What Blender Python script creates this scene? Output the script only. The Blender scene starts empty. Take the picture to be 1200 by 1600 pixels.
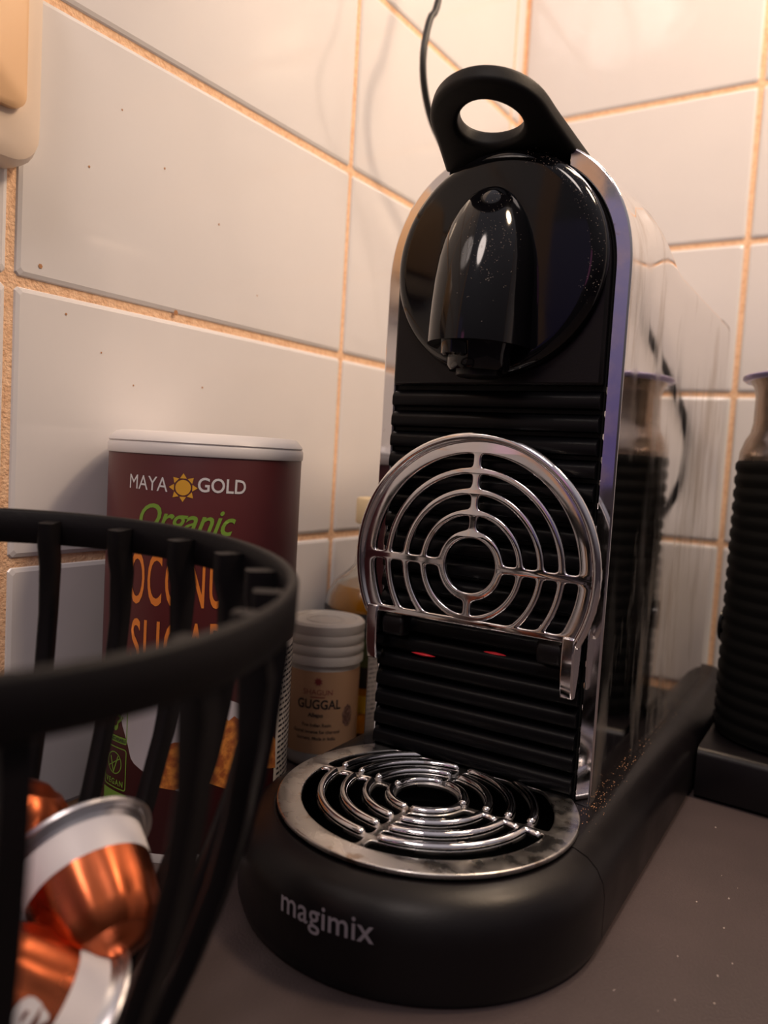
import bpy, bmesh, math, random
from mathutils import Vector, Matrix
random.seed(7)
sc = bpy.context.scene
COL = sc.collection
CM = 0.01
PI = math.pi
R = math.radians

# ------------------------------------------------------------------ camera
cam_d = bpy.data.cameras.new('camera')
cam = bpy.data.objects.new('camera', cam_d)
COL.objects.link(cam)
RX = ((0.8374416966, 0.5434391280, 0.0580113688),
      (-0.0873673199, 0.0283359745, 0.9957730786),
      (0.5394982448, -0.8389701942, 0.0712085467))
cam.matrix_world = Matrix((
    (RX[0][0], RX[1][0], RX[2][0], 0.26565),
    (RX[0][1], RX[1][1], RX[2][1], -0.164264),
    (RX[0][2], RX[1][2], RX[2][2], 0.150697),
    (0, 0, 0, 1)))
cam_d.sensor_fit = 'VERTICAL'
cam_d.sensor_height = 36.0
cam_d.sensor_width = 27.0
cam_d.lens = 1244.868 / 1600 * 36
cam_d.clip_start = 0.01
cam_d.dof.use_dof = True
cam_d.dof.focus_distance = 0.29
cam_d.dof.aperture_fstop = 9.0
sc.camera = cam

# ------------------------------------------------------------------ world and lamps
world = bpy.data.worlds.new('room_light')
sc.world = world
world.use_nodes = True
wb = world.node_tree.nodes['Background']
# dim evening room: lighter ceiling, dark floor
_nt = world.node_tree
_tc = _nt.nodes.new('ShaderNodeTexCoord')
_sp = _nt.nodes.new('ShaderNodeSeparateXYZ')
_rp = _nt.nodes.new('ShaderNodeValToRGB')
_mr = _nt.nodes.new('ShaderNodeMapRange')
_mr.inputs[1].default_value = -1
_nt.links.new(_tc.outputs['Generated'], _sp.inputs[0])
_nt.links.new(_sp.outputs['Z'], _mr.inputs[0])
_nt.links.new(_mr.outputs[0], _rp.inputs[0])
_nt.links.new(_rp.outputs[0], wb.inputs[0])
_rp.color_ramp.elements[0].position = 0.52
_rp.color_ramp.elements[0].color = (0.07, 0.05, 0.055, 1)
_rp.color_ramp.elements[1].position = 0.88
_rp.color_ramp.elements[1].color = (0.78, 0.70, 0.74, 1)
wb.inputs[1].default_value = 0.46


def area(name, loc, target, size, power, color, shape='SQUARE', size_y=None):
    ld = bpy.data.lights.new(name, 'AREA')
    ld.energy = power
    ld.color = color
    ld.shape = shape
    ld.size = size
    if size_y:
        ld.size_y = size_y
    o = bpy.data.objects.new(name, ld)
    COL.objects.link(o)
    o.location = Vector(loc) * CM
    o.rotation_euler = (Vector(target) - Vector(loc)).to_track_quat('-Z', 'Y').to_euler()
    return o


area('key_lamp', (43, 20, 64), (6, 14, 14), 0.10, 1.75, (1.0, 0.73, 0.50), 'DISK')
area('back_wall_fill', (27, 34, 68), (20, 34, 4), 0.35, 1.9, (1.0, 0.74, 0.52), 'RECTANGLE', 0.06)  # added fill, brightens the back wall and base; no cabinet fitting
area('front_fill', (34, -75, 120), (8, 8, 10), 0.35, 5.5, (1.0, 0.84, 0.76), 'DISK')  # added soft fill from the front for canister, jar and tray
area('purple_lamp', (-2, -62, 30), (14, 10, 16), 0.22, 0.03, (0.42, 0.30, 1.0), 'RECTANGLE', 0.35)
area('pink_lamp', (16, -80, 40), (14, 10, 16), 0.12, 0.04, (1.0, 0.25, 0.6))

sc.view_settings.view_transform = 'Standard'
sc.view_settings.look = 'None'
sc.view_settings.gamma = 1
sc.view_settings.use_curve_mapping = False
sc.view_settings.exposure = 0.0


# ------------------------------------------------------------------ materials
def mat(name, color, rough=0.5, metal=0.0, bump=None, trans=0.0, ior=1.45, coat=0.0,
        rough_noise=None, col_noise=None, spec=0.5, emit=None, stretch=(1, 1, 1), smear=None):
    """bump=(scale, strength, distance) ; rough_noise=(scale, lo, hi) ; col_noise=(scale, color2, lo, hi)"""
    m = bpy.data.materials.new(name)
    m.use_nodes = True
    nt = m.node_tree
    b = nt.nodes['Principled BSDF']
    b.inputs['Base Color'].default_value = (*color, 1)
    b.inputs['Roughness'].default_value = rough
    b.inputs['Metallic'].default_value = metal
    b.inputs['IOR'].default_value = ior
    b.inputs['Transmission Weight'].default_value = trans
    b.inputs['Coat Weight'].default_value = coat
    b.inputs['Specular IOR Level'].default_value = spec
    if emit:
        b.inputs['Emission Color'].default_value = (*emit[0], 1)
        b.inputs['Emission Strength'].default_value = emit[1]
    L = nt.links
    tc = nt.nodes.new('ShaderNodeTexCoord')
    mp = nt.nodes.new('ShaderNodeMapping')
    mp.inputs['Scale'].default_value = stretch
    L.new(tc.outputs['Object'], mp.inputs['Vector'])

    def noise(scale, detail=4):
        n = nt.nodes.new('ShaderNodeTexNoise')
        n.inputs['Scale'].default_value = scale
        n.inputs['Detail'].default_value = detail
        L.new(mp.outputs[0], n.inputs['Vector'])
        return n
    if bump:
        n = noise(bump[0])
        bp = nt.nodes.new('ShaderNodeBump')
        bp.inputs['Strength'].default_value = bump[1]
        bp.inputs['Distance'].default_value = bump[2]
        L.new(n.outputs['Fac'], bp.inputs['Height'])
        L.new(bp.outputs[0], b.inputs['Normal'])
    if rough_noise:
        n = noise(rough_noise[0], 6)
        r = nt.nodes.new('ShaderNodeMapRange')
        r.inputs[1].default_value = 0.4
        r.inputs[2].default_value = 0.65
        r.inputs[3].default_value = rough_noise[1]
        r.inputs[4].default_value = rough_noise[2]
        L.new(n.outputs['Fac'], r.inputs[0])
        L.new(r.outputs[0], b.inputs['Roughness'])
    if col_noise:
        n = noise(col_noise[0], 6)
        r = nt.nodes.new('ShaderNodeMapRange')
        r.inputs[1].default_value = col_noise[2]
        r.inputs[2].default_value = col_noise[3]
        L.new(n.outputs['Fac'], r.inputs[0])
        mx = nt.nodes.new('ShaderNodeMix')
        mx.data_type = 'RGBA'
        mx.inputs[6].default_value = (*color, 1)
        mx.inputs[7].default_value = (*col_noise[1], 1)
        L.new(r.outputs[0], mx.inputs[0])
        L.new(mx.outputs[2], b.inputs['Base Color'])
        if smear:
            r2 = nt.nodes.new('ShaderNodeMapRange')
            r2.inputs[3].default_value = 1.0
            r2.inputs[4].default_value = smear
            L.new(r.outputs[0], r2.inputs[0])
            L.new(r2.outputs[0], b.inputs['Metallic'])
    return m


M_TILE = mat('glazed_tile', (0.78, 0.76, 0.77), 0.09, bump=(9, 0.25, 0.004), col_noise=(6, (0.72, 0.71, 0.73), 0.35, 0.7))
M_GROUT = mat('grout', (0.98, 0.66, 0.43), 0.9, bump=(900, 0.8, 0.0008), col_noise=(400, (0.82, 0.50, 0.30), 0.4, 0.7))
M_TOP = mat('worktop_laminate', (0.075, 0.055, 0.056), 0.5, bump=(1100, 0.5, 0.0004), col_noise=(14, (0.06, 0.045, 0.046), 0.4, 0.6))
M_BLACK = mat('black_satin_plastic', (0.005, 0.004, 0.005), 0.36, bump=(1500, 0.2, 0.0002), rough_noise=(30, 0.30, 0.42), spec=0.33)
M_BLACKM = mat('black_matt_plastic', (0.006, 0.006, 0.006), 0.55, bump=(1200, 0.2, 0.0002), spec=0.25)
M_SLAT = mat('black_slat_plastic', (0.003, 0.003, 0.004), 0.33, spec=0.2)
M_GLOSS = mat('black_gloss_plastic', (0.003, 0.003, 0.004), 0.07, rough_noise=(60, 0.05, 0.10))
M_CHROME = mat('chrome', (0.84, 0.82, 0.83), 0.10, 1.0, rough_noise=(70, 0.05, 0.17), col_noise=(110, (0.36, 0.20, 0.12), 0.68, 0.76))
M_STEEL = mat('brushed_steel', (0.62, 0.60, 0.58), 0.3, 1.0, rough_noise=(120, 0.22, 0.40), bump=(260, 0.1, 0.0003), col_noise=(140, (0.40, 0.32, 0.26), 0.62, 0.72))
M_SIDE = mat('polished_side_panel', (0.84, 0.81, 0.79), 0.1, 1.0, rough_noise=(45, 0.02, 0.17), bump=(25, 0.03, 0.0006),
             col_noise=(55, (0.50, 0.42, 0.36), 0.50, 0.66), stretch=(1, 1, 0.25), smear=0.72)
M_BASK = mat('black_basket_coating', (0.006, 0.005, 0.006), 0.5, bump=(700, 0.25, 0.0003), spec=0.22)
M_COP = mat('copper_foil', (0.50, 0.125, 0.05), 0.3, 1.0, bump=(60, 0.25, 0.001), rough_noise=(40, 0.26, 0.4))
M_CAPW = mat('capsule_white_band', (0.80, 0.76, 0.78), 0.38)
M_ALU = mat('aluminium_rim', (0.72, 0.70, 0.72), 0.32, 1.0)
M_RED = mat('maroon_label', (0.105, 0.017, 0.018), 0.42, col_noise=(12, (0.075, 0.014, 0.016), 0.4, 0.6))
M_LID = mat('white_plastic_lid', (0.80, 0.76, 0.74), 0.35)
M_WHITE = mat('print_white', (0.80, 0.78, 0.78), 0.45)
M_CREAM = mat('print_cream', (0.80, 0.72, 0.62), 0.5)
M_GOLD = mat('print_gold', (0.86, 0.45, 0.05), 0.45)
M_GREEN = mat('print_green', (0.22, 0.40, 0.05), 0.45)
M_ORANGE = mat('print_orange', (0.90, 0.27, 0.045), 0.45)
M_SUGAR = mat('print_sugar', (0.80, 0.30, 0.06), 0.5, col_noise=(300, (0.42, 0.11, 0.03), 0.4, 0.6))
M_PRINTRED = mat('print_dark_red', (0.30, 0.05, 0.05), 0.5)
M_INK = mat('print_black', (0.035, 0.03, 0.035), 0.5)
M_TAN = mat('tan_paper_label', (0.60, 0.36, 0.21), 0.55)
M_FROST = mat('frosted_plastic', (0.80, 0.77, 0.74), 0.32, trans=0.35, ior=1.4)
M_GLASS = mat('clear_glass', (0.97, 0.99, 0.97), 0.02, trans=1.0, ior=1.45)
M_OIL = mat('amber_oil', (0.90, 0.36, 0.015), 0.05, trans=0.6, ior=1.4)
M_DLAB = mat('dark_label', (0.03, 0.027, 0.028), 0.5)
M_GLAB = mat('olive_label', (0.10, 0.13, 0.05), 0.5)
M_YELL = mat('yellow_label', (0.75, 0.48, 0.03), 0.5)
M_CORK = mat('pale_cork', (0.72, 0.58, 0.36), 0.6)
M_GREY = mat('print_grey', (0.30, 0.27, 0.31), 0.45)
M_RUB = mat('black_ribbed_rubber', (0.004, 0.004, 0.004), 0.6, spec=0.15)
M_STEEL2 = mat('warm_steel', (0.60, 0.52, 0.46), 0.24, 1.0, rough_noise=(50, 0.18, 0.3))
M_LIP = mat('lilac_gloss_rim', (0.42, 0.38, 0.66), 0.2, 0.6)
M_TANK = mat('clear_tank_plastic', (0.95, 0.90, 0.88), 0.10, trans=0.85, ior=1.3)
M_TCAP = mat('grey_tank_lid', (0.22, 0.20, 0.20), 0.3)
M_CORD = mat('black_cord', (0.012, 0.012, 0.014), 0.4)
M_SW = mat('switch_cream', (0.82, 0.68, 0.56), 0.3)
M_SWR = mat('switch_rocker_amber', (0.86, 0.56, 0.32), 0.35)
M_CRUMB = mat('coffee_crumb', (0.55, 0.30, 0.16), 0.6)
M_DUST = mat('pale_crumb', (0.62, 0.52, 0.46), 0.7)
M_GLOW = mat('red_gleam_glow', (0.75, 0.03, 0.04), 0.25, emit=((1.0, 0.05, 0.07), 0.06))  # red gleam put into colour and faint emission, not a plastic part
M_WATER = mat('water_drop', (0.9, 0.9, 0.95), 0.03, trans=0.9, ior=1.33)


# ------------------------------------------------------------------ helpers (all shapes in centimetres)
def link(name, me, m, parent=None, smooth=True):
    o = bpy.data.objects.new(name, me)
    COL.objects.link(o)
    if m is not None and not me.materials:
        me.materials.append(m)
    if parent:
        o.parent = parent
    if smooth:
        for p in me.polygons:
            p.use_smooth = True
    return o


def obj(name, bm, m, parent=None, smooth=True, angle=40):
    bmesh.ops.scale(bm, vec=(CM, CM, CM), verts=bm.verts)
    bmesh.ops.recalc_face_normals(bm, faces=bm.faces)
    me = bpy.data.meshes.new(name)
    if smooth:
        for e in bm.edges:
            if len(e.link_faces) == 2 and e.calc_face_angle(0) > R(angle):
                e.smooth = False
    bm.to_mesh(me)
    bm.free()
    return link(name, me, m, parent, smooth)


def tag(o, label, cat=None, group=None, kind=None):
    if label:
        o['label'] = label
    if cat:
        o['category'] = cat
    if group:
        o['group'] = group
    if kind:
        o['kind'] = kind
    return o


def thing(name, label, cat, loc=(0, 0, 0), rz=0, group=None):
    o = bpy.data.objects.new(name, None)
    COL.objects.link(o)
    o.location = Vector(loc) * CM
    o.rotation_euler = (0, 0, rz)
    o.empty_display_size = 0.02
    return tag(o, label, cat, group)


def bevel(o, w, seg=3, angle=35):
    md = o.modifiers.new('bevel', 'BEVEL')
    md.width = w * CM
    md.segments = seg
    md.limit_method = 'ANGLE'
    md.angle_limit = R(angle)
    return o


def box(bm, x0, x1, y0, y1, z0, z1):
    vs = [bm.verts.new((x, y, z)) for z in (z0, z1) for y in (y0, y1) for x in (x0, x1)]
    for f in ((0, 2, 3, 1), (4, 5, 7, 6), (0, 1, 5, 4), (2, 6, 7, 3), (0, 4, 6, 2), (1, 3, 7, 5)):
        bm.faces.new([vs[i] for i in f])
    return vs


def lathe(bm, prof, seg=64, c=(0, 0), axis='z', cap0=True, cap1=True, flute=None):
    rings = []
    for k, (r, h) in enumerate(prof):
        ring = []
        for i in range(seg):
            a = 2 * PI * i / seg
            rr = r * (1 + (flute(a, k) if flute else 0))
            if axis == 'z':
                ring.append(bm.verts.new((c[0] + rr * math.cos(a), c[1] + rr * math.sin(a), h)))
            else:   # axis along y
                ring.append(bm.verts.new((c[0] + rr * math.cos(a), h, c[1] + rr * math.sin(a))))
        rings.append(ring)
    for a, b in zip(rings, rings[1:]):
        for i in range(seg):
            bm.faces.new((a[i], a[(i + 1) % seg], b[(i + 1) % seg], b[i]))
    if cap0:
        bm.faces.new(rings[0])
    if cap1:
        bm.faces.new(rings[-1])
    return rings


def loft(bm, secs, closed=True, caps=True):
    rows = [[bm.verts.new(p) for p in s] for s in secs]
    n = len(rows[0])
    for a, b in zip(rows, rows[1:]):
        for i in range(n if closed else n - 1):
            j = (i + 1) % n
            bm.faces.new((a[i], a[j], b[j], b[i]))
    if caps and closed:
        bm.faces.new(rows[0])
        bm.faces.new(rows[-1])
    return rows


def catmull(pts, sub=8, closed=False):
    P = [Vector(p) for p in pts]
    n = len(P)
    out = []
    for i in range(n if closed else n - 1):
        if closed:
            p0, p1, p2, p3 = P[i - 1], P[i], P[(i + 1) % n], P[(i + 2) % n]
        else:
            p0, p1, p2, p3 = P[max(i - 1, 0)], P[i], P[i + 1], P[min(i + 2, n - 1)]
        for k in range(sub):
            t = k / sub
            out.append(0.5 * ((2 * p1) + (p2 - p0) * t + (2 * p0 - 5 * p1 + 4 * p2 - p3) * t * t
                              + (3 * p1 - p0 - 3 * p2 + p3) * t ** 3))
    if not closed:
        out.append(P[-1])
    return out


def tube(bm, path, r, seg=10, round_ends=True):
    P = [Vector(p) for p in path]
    up = Vector((0.13, 0.21, 1)).normalized()
    rows = []
    n = len(P)
    ids = list(range(n))
    radii = [r] * n
    for i in ids:
        t = (P[min(i + 1, n - 1)] - P[max(i - 1, 0)]).normalized()
        x = t.cross(up)
        if x.length < 1e-4:
            x = t.cross(Vector((1, 0, 0)))
        x.normalize()
        y = x.cross(t)
        if round_ends and i in (0, n - 1):
            s = -1 if i == 0 else 1
            rr = [(0.45, 0.85), (0.85, 0.5), (1, 0)]
            lst = rr if i == 0 else rr[::-1]
            for q, e in lst:
                rows.append([P[i] + t * s * e * r + (x * math.cos(a) + y * math.sin(a)) * r * q
                             for a in [2 * PI * k / seg for k in range(seg)]])
        else:
            rows.append([P[i] + (x * math.cos(a) + y * math.sin(a)) * r for a in [2 * PI * k / seg for k in range(seg)]])
    loft(bm, rows)


def prism(bm, outline, y0, y1):
    """outline in (x,z), extruded along y"""
    loft(bm, [[(x, y0, z) for x, z in outline], [(x, y1, z) for x, z in outline]])


def resample(pts, step, closed=True):
    P = [Vector((p[0], p[1])) for p in pts]
    if closed:
        P = P + [P[0]]
    seg = [(b - a).length for a, b in zip(P, P[1:])]
    tot = sum(seg)
    n = max(8, int(tot / step))
    out = []
    for k in range(n):
        s = tot * k / n
        i = 0
        while i < len(seg) - 1 and s > seg[i]:
            s -= seg[i]
            i += 1
        out.append(P[i].lerp(P[i + 1], s / seg[i] if seg[i] else 0))
    return out


def rounded(pts, step=0.09, it=5):
    q = resample(pts, step)
    for _ in range(it):
        n = len(q)
        q = [(q[i - 1] + q[i] * 2 + q[(i + 1) % n]) / 4 for i in range(n)]
    return q


def curve_mesh(loops, ext, bev, res=3):
    cu = bpy.data.curves.new('tmp', 'CURVE')
    cu.dimensions = '2D'
    cu.fill_mode = 'BOTH'
    cu.extrude = ext
    cu.bevel_depth = bev
    cu.bevel_resolution = res
    for lp in loops:
        s = cu.splines.new('POLY')
        s.points.add(len(lp) - 1)
        for p, q in zip(s.points, lp):
            p.co = (q[0], q[1], 0, 1)
        s.use_cyclic_u = True
    o = bpy.data.objects.new('tmp', cu)
    COL.objects.link(o)
    dg = bpy.context.evaluated_depsgraph_get()
    me = bpy.data.meshes.new_from_object(o.evaluated_get(dg))
    bpy.data.objects.remove(o)
    bm = bmesh.new()
    bm.from_mesh(me)
    bpy.data.meshes.remove(me)
    bmesh.ops.remove_doubles(bm, verts=bm.verts, dist=1e-4)
    return bm


def text_bm(body, size, bold=0.0, xs=1.0, shear=0.0, spacing=1.0, align='CENTER'):
    cu = bpy.data.curves.new('tmp', 'FONT')
    cu.body = body
    cu.size = size
    cu.offset = bold
    cu.shear = shear
    cu.space_character = spacing
    cu.align_x = align
    cu.resolution_u = 4
    o = bpy.data.objects.new('tmp', cu)
    COL.objects.link(o)
    dg = bpy.context.evaluated_depsgraph_get()
    me = bpy.data.meshes.new_from_object(o.evaluated_get(dg))
    bpy.data.objects.remove(o)
    bm = bmesh.new()
    bm.from_mesh(me)
    bpy.data.meshes.remove(me)
    for v in bm.verts:
        v.co.x *= xs
    return bm


def wrap(bm, r, ang, z, lift=0.012, rot=0.0):
    """flat drawing (x,y) in cm wrapped round a vertical cylinder of radius r, centred at angle ang"""
    if rot:
        bmesh.ops.rotate(bm, verts=bm.verts, cent=(0, 0, 0), matrix=Matrix.Rotation(rot, 3, 'Z'))
    bmesh.ops.remove_doubles(bm, verts=bm.verts, dist=1e-4)
    xs = [v.co.x for v in bm.verts]
    x = math.ceil(min(xs) / 0.25) * 0.25
    while x < max(xs):
        bmesh.ops.bisect_plane(bm, geom=bm.verts[:] + bm.edges[:] + bm.faces[:], plane_co=(x, 0, 0), plane_no=(1, 0, 0))
        x += 0.25
    for v in bm.verts:
        a = ang + v.co.x / r
        v.co = Vector(((r + lift) * math.cos(a), (r + lift) * math.sin(a), z + v.co.y))
    return bm


def poly_bm(polys):
    bm = bmesh.new()
    for p in polys:
        bm.faces.new([bm.verts.new((q[0], q[1], 0)) for q in p])
    return bm


def frame_loops(loops):
    return curve_mesh(loops, 0, 0)


def cyl_patch(bm, r, a0, a1, z0, z1, n=24):
    loft(bm, [[(r * math.cos(a0 + (a1 - a0) * k / n), r * math.sin(a0 + (a1 - a0) * k / n), z) for k in range(n + 1)]
              for z in (z0, z1)], closed=False)


# ------------------------------------------------------------------ setting: walls, tiles, worktop
ROW0 = 0.408     # grout rows at 0.408 + 10 k
PIT = 19.6
JT = 0.31


def tile_mesh(w, h):
    """pillowed glazed tile, lying in x (width) / z (height), face towards -y"""
    bm = bmesh.new()
    prof = [(0.0, 0.0), (0.0, -0.10), (0.06, -0.20), (0.2, -0.25)]
    rows = []
    for ins, y in prof:
        a, b = w / 2 - ins, h / 2 - ins
        c = 0.12
        pts = []
        for sx, sz in ((1, 1), (-1, 1), (-1, -1), (1, -1)):
            q = [(a - c, b), (a, b - c)]
            if sx * sz > 0:
                q = [(a, b - c), (a - c, b)]
            else:
                q = [(a - c, b), (a, b - c)]
            for x, z in q:
                pts.append((sx * x, y, sz * z))
        rows.append(pts)
    loft(bm, rows)
    bmesh.ops.scale(bm, vec=(CM, CM, CM), verts=bm.verts)
    bmesh.ops.recalc_face_normals(bm, faces=bm.faces)
    me = bpy.data.meshes.new('tile')
    bm.to_mesh(me)
    bm.free()
    me.materials.append(M_TILE)
    return me


bm = bmesh.new()
box(bm, -1.5, -0.07, -50, 41.06, -4, 70.4)
wall_l = tag(obj('wall_left', bm, M_GROUT, smooth=False), 'left wall of large glossy off-white tiles with peach grout', None, None, 'structure')
bm = bmesh.new()
box(bm, -1.5, 97.8, 40.93, 42.3, -4, 70.4)
wall_b = tag(obj('wall_back', bm, M_GROUT, smooth=False), 'back wall of large glossy off-white tiles with peach grout', None, None, 'structure')
bm = bmesh.new()
box(bm, -0.07, 97.8, -50, 40.93, -4, 0)
top = tag(obj('worktop', bm, M_TOP, smooth=False), 'dark brown textured worktop', None, None, 'structure')
bevel(top, 0.3)

tiles = {}


def put_tile(wall, w, h, cx, cz):
    key = (round(w, 2), round(h, 2))
    if key not in tiles:
        tiles[key] = tile_mesh(*key)
    o = bpy.data.objects.new('tile', tiles[key])
    COL.objects.link(o)
    o.parent = wall
    j = lambda s: random.uniform(-s, s)
    if wall is wall_l:
        o.location = (-0.20 * CM, cx * CM, cz * CM)
        o.rotation_euler = (j(.0008), j(.0015), R(90) + j(.0015))
    else:
        o.location = (cx * CM, 41.06 * CM, cz * CM)
        o.rotation_euler = (j(.0015), j(.0008), j(.0015))


for k in range(7):
    z0, z1 = ROW0 + 10 * k + JT / 2, ROW0 + 10 * (k + 1) - JT / 2
    hz, cz = z1 - z0, (z0 + z1) / 2
    for c in range(-2, 2):
        put_tile(wall_l, PIT - JT, hz, PIT * (c + 0.5), cz)
    put_tile(wall_l, 1.3, hz, 2 * PIT + JT / 2 + 0.65, cz)
    put_tile(wall_b, 16.8 - JT / 2 - 0.2, hz, (16.8 - JT / 2 + 0.2) / 2, cz)
    for c in range(4):
        put_tile(wall_b, PIT - JT, hz, 16.8 + PIT * (c + 0.5), cz)

# little brown splashes on the left tiles
bm = bmesh.new()
for y, z, r in ((1.1, 21.1, .09), (2.2, 19.6, .05), (7.5, 20.6, .12), (6.6, 26.3, .05), (4.4, 27.8, .04), (3.0, 25.2, .05), (9.8, 24.9, .05), (5.4, 17.3, .04), (9.2, 17.6, .05), (3.8, 18.4, .04), (12.5, 22.3, .04)):
    vs = [bm.verts.new((0.062 if k else 0.075, y + (r * math.cos(R(60 * k)) if k else 0), z + (r * math.sin(R(60 * k)) if k else 0))) for k in range(7)]
    for k in range(1, 7):
        bm.faces.new((vs[0], vs[k], vs[k % 6 + 1]))
o = obj('splash_specks', bm, mat('brown_splash', (0.45, 0.22, 0.1), 0.5), wall_l)
o['kind'] = 'stuff'

# wall switch, top left
sw = thing('light_switch', 'cream plastic wall switch with rounded corners and amber-lit rocker, top left', 'switch', (0, -3.75, 28.1))


def rrect(w, h, r, n=6):
    pts = []
    for cx, cy, a0 in ((w - r, h - r, 0), (-w + r, h - r, 90), (-w + r, -h + r, 180), (w - r, -h + r, 270)):
        for k in range(n + 1):
            a = R(a0 + 90 * k / n)
            pts.append((cx + r * math.cos(a), cy + r * math.sin(a)))
    return pts


bm = bmesh.new()
secs = []
for x, ins in ((0.05, 0.0), (0.7, 0.0), (1.05, 0.12), (1.2, 0.5)):
    secs.append([(x, p[0], p[1]) for p in rrect(4.15 - ins, 4.1 - ins, 1.0)])
loft(bm, secs)
obj('switch_plate', bm, M_SW, sw)
bm = bmesh.new()
secs = []
for x, ins in ((1.15, 0.0), (1.42, 0.0), (1.5, 0.12)):
    secs.append([(x, p[0], p[1]) for p in rrect(3.3 - ins, 2.9 - ins, 0.5)])
loft(bm, secs)
o = obj('switch_rocker', bm, M_SWR, sw)
o.location = (0, 0, 0.4 * CM)

# ------------------------------------------------------------------ coffee machine
MX, MY, MYAW = 13.594, 10.755, 0.02656518
mac = thing('coffee_machine', 'black and chrome capsule coffee machine with raised round cup grate', 'coffee machine', (MX, MY, 0), MYAW)
BC = -3.4      # centre of the round front of the base
BR = 6.33


def base_section(ins, z, y_from, y_to, front):
    pts = []
    r = BR - ins
    if front:
        n = 48
        for k in range(n + 1):
            a = PI + PI * k / n
            pts.append((r * math.cos(a), BC + r * math.sin(a), z))
        pts.append((r, y_to, z))
        pts.append((-r, y_to, z))
    else:
        rr = max(2.2 - ins, 0.4)
        pts.append((-r, y_from, z))
        pts.append((r, y_from, z))
        for cx, a0 in ((r - rr, 0), (-r + rr, 90)):
            for k in range(9):
                a = R(a0 + 90 * k / 8)
                pts.append((cx + rr * math.cos(a), y_to - ins - rr + rr * math.sin(a), z))
    return pts


PROF = [(0.45, 0.0), (0.12, 0.12), (0.0, 0.5), (0.0, 1.75), (0.08, 2.2), (0.3, 2.6), (0.62, 2.88), (1.05, 3.05), (1.5, 3.10)]
bm = bmesh.new()
loft(bm, [base_section(i, z, -3.2, 27.0, False) for i, z in PROF])
base_o = obj('base', bm, M_BLACK, mac, angle=50)
# front: round tray housing with a well
bm = bmesh.new()
rows = []
for i, z in PROF:
    rows.append(base_section(i, z, 0, -3.26, True))
loft(bm, rows)
housing = obj('tray_housing', bm, M_BLACK, mac, angle=50)
# cut the round drip well out of housing and base
bmc = bmesh.new()
lathe(bmc, [(5.06, 0.9), (5.06, 4.5)], 96, (0, BC + 0.1))
cut = obj('cutter', bmc, None)
for o in (base_o, housing):
    md = o.modifiers.new('cut', 'BOOLEAN')
    md.operation = 'DIFFERENCE'
    md.object = cut
    cut.parent = mac
    bpy.context.view_layer.update()
    me = bpy.data.meshes.new_from_object(o.evaluated_get(bpy.context.evaluated_depsgraph_get()))
    o.modifiers.clear()
    o.data = me
    wn = o.modifiers.new('even_normals', 'WEIGHTED_NORMAL')
    wn.keep_sharp = True
    wn.weight = 100
bpy.data.objects.remove(cut)
bm = bmesh.new()
lathe(bm, [(0.02, 0.92), (5.0, 0.92), (5.04, 1.0), (5.04, 3.05)], 72, (0, BC + 0.1), cap1=False)
obj('tray_well', bm, mat('tray_well_black', (0.0015, 0.0015, 0.0015), 0.5, spec=0.1), mac)


def slot(r1, r2, a0, a1, gap, chord=None, n=28):
    """rounded slot between two radii; gap = half width of spoke; chord = (sign, value) limit on y"""
    def ok(p):
        return chord is None or (p[1] >= chord[1] if chord[0] > 0 else p[1] <= chord[1])
    o_, i_ = [], []
    for r, lst in ((r2, o_), (r1, i_)):
        d = math.asin(min(gap / r, 1))
        for k in range(241):
            a = R(a0) + d + (R(a1 - a0) - 2 * d) * k / 240
            p = (r * math.cos(a), r * math.sin(a))
            if ok(p):
                lst.append(p)
    if len(o_) < 3:
        return None
    if len(i_) < 2:
        # close on the chord
        return rounded(o_)
    return rounded(o_ + i_[::-1])


def grate_loops(RO, radii, hub, gap, chord_edge, chord_slot, sgn):
    """disc of radius RO cut by a straight edge; sgn=+1 keeps y>=chord, -1 keeps y<=chord"""
    pts = []
    for k in range(360):
        a = R(k)
        p = (RO * math.cos(a), RO * math.sin(a))
        if (p[1] >= chord_edge) if sgn > 0 else (p[1] <= chord_edge):
            pts.append((k, p))
    # order so that the straight edge closes the loop
    ks = [k for k, _ in pts]
    gi = max(range(len(ks)), key=lambda i: (ks[(i + 1) % len(ks)] - ks[i]) % 360)
    ordered = [pts[(gi + 1 + i) % len(pts)][1] for i in range(len(pts))]
    loops = [rounded(ordered, 0.15, 2)]
    loops.append([(hub * math.cos(R(k)), hub * math.sin(R(k))) for k in range(0, 360, 8)])
    for r1, r2 in radii:
        for a0 in (0, 90, 180, 270):
            s = slot(r1, r2, a0, a0 + 90, gap, (sgn, chord_slot))
            if s:
                loops.append(s)
    return loops


# lower drip grate: land + rings
RAD_L = [(1.44, 2.04), (2.24, 2.84), (3.02, 3.62), (3.80, 4.42)]
bm = curve_mesh(grate_loops(5.16, RAD_L, 1.14, 0.07, 3.3, 3.2, -1), 0.035, 0.05)
bmesh.ops.translate(bm, verts=bm.verts, vec=(0, BC + 0.1, 3.21))
drip = obj('drip_grate', bm, M_STEEL, mac, angle=60)
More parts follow.
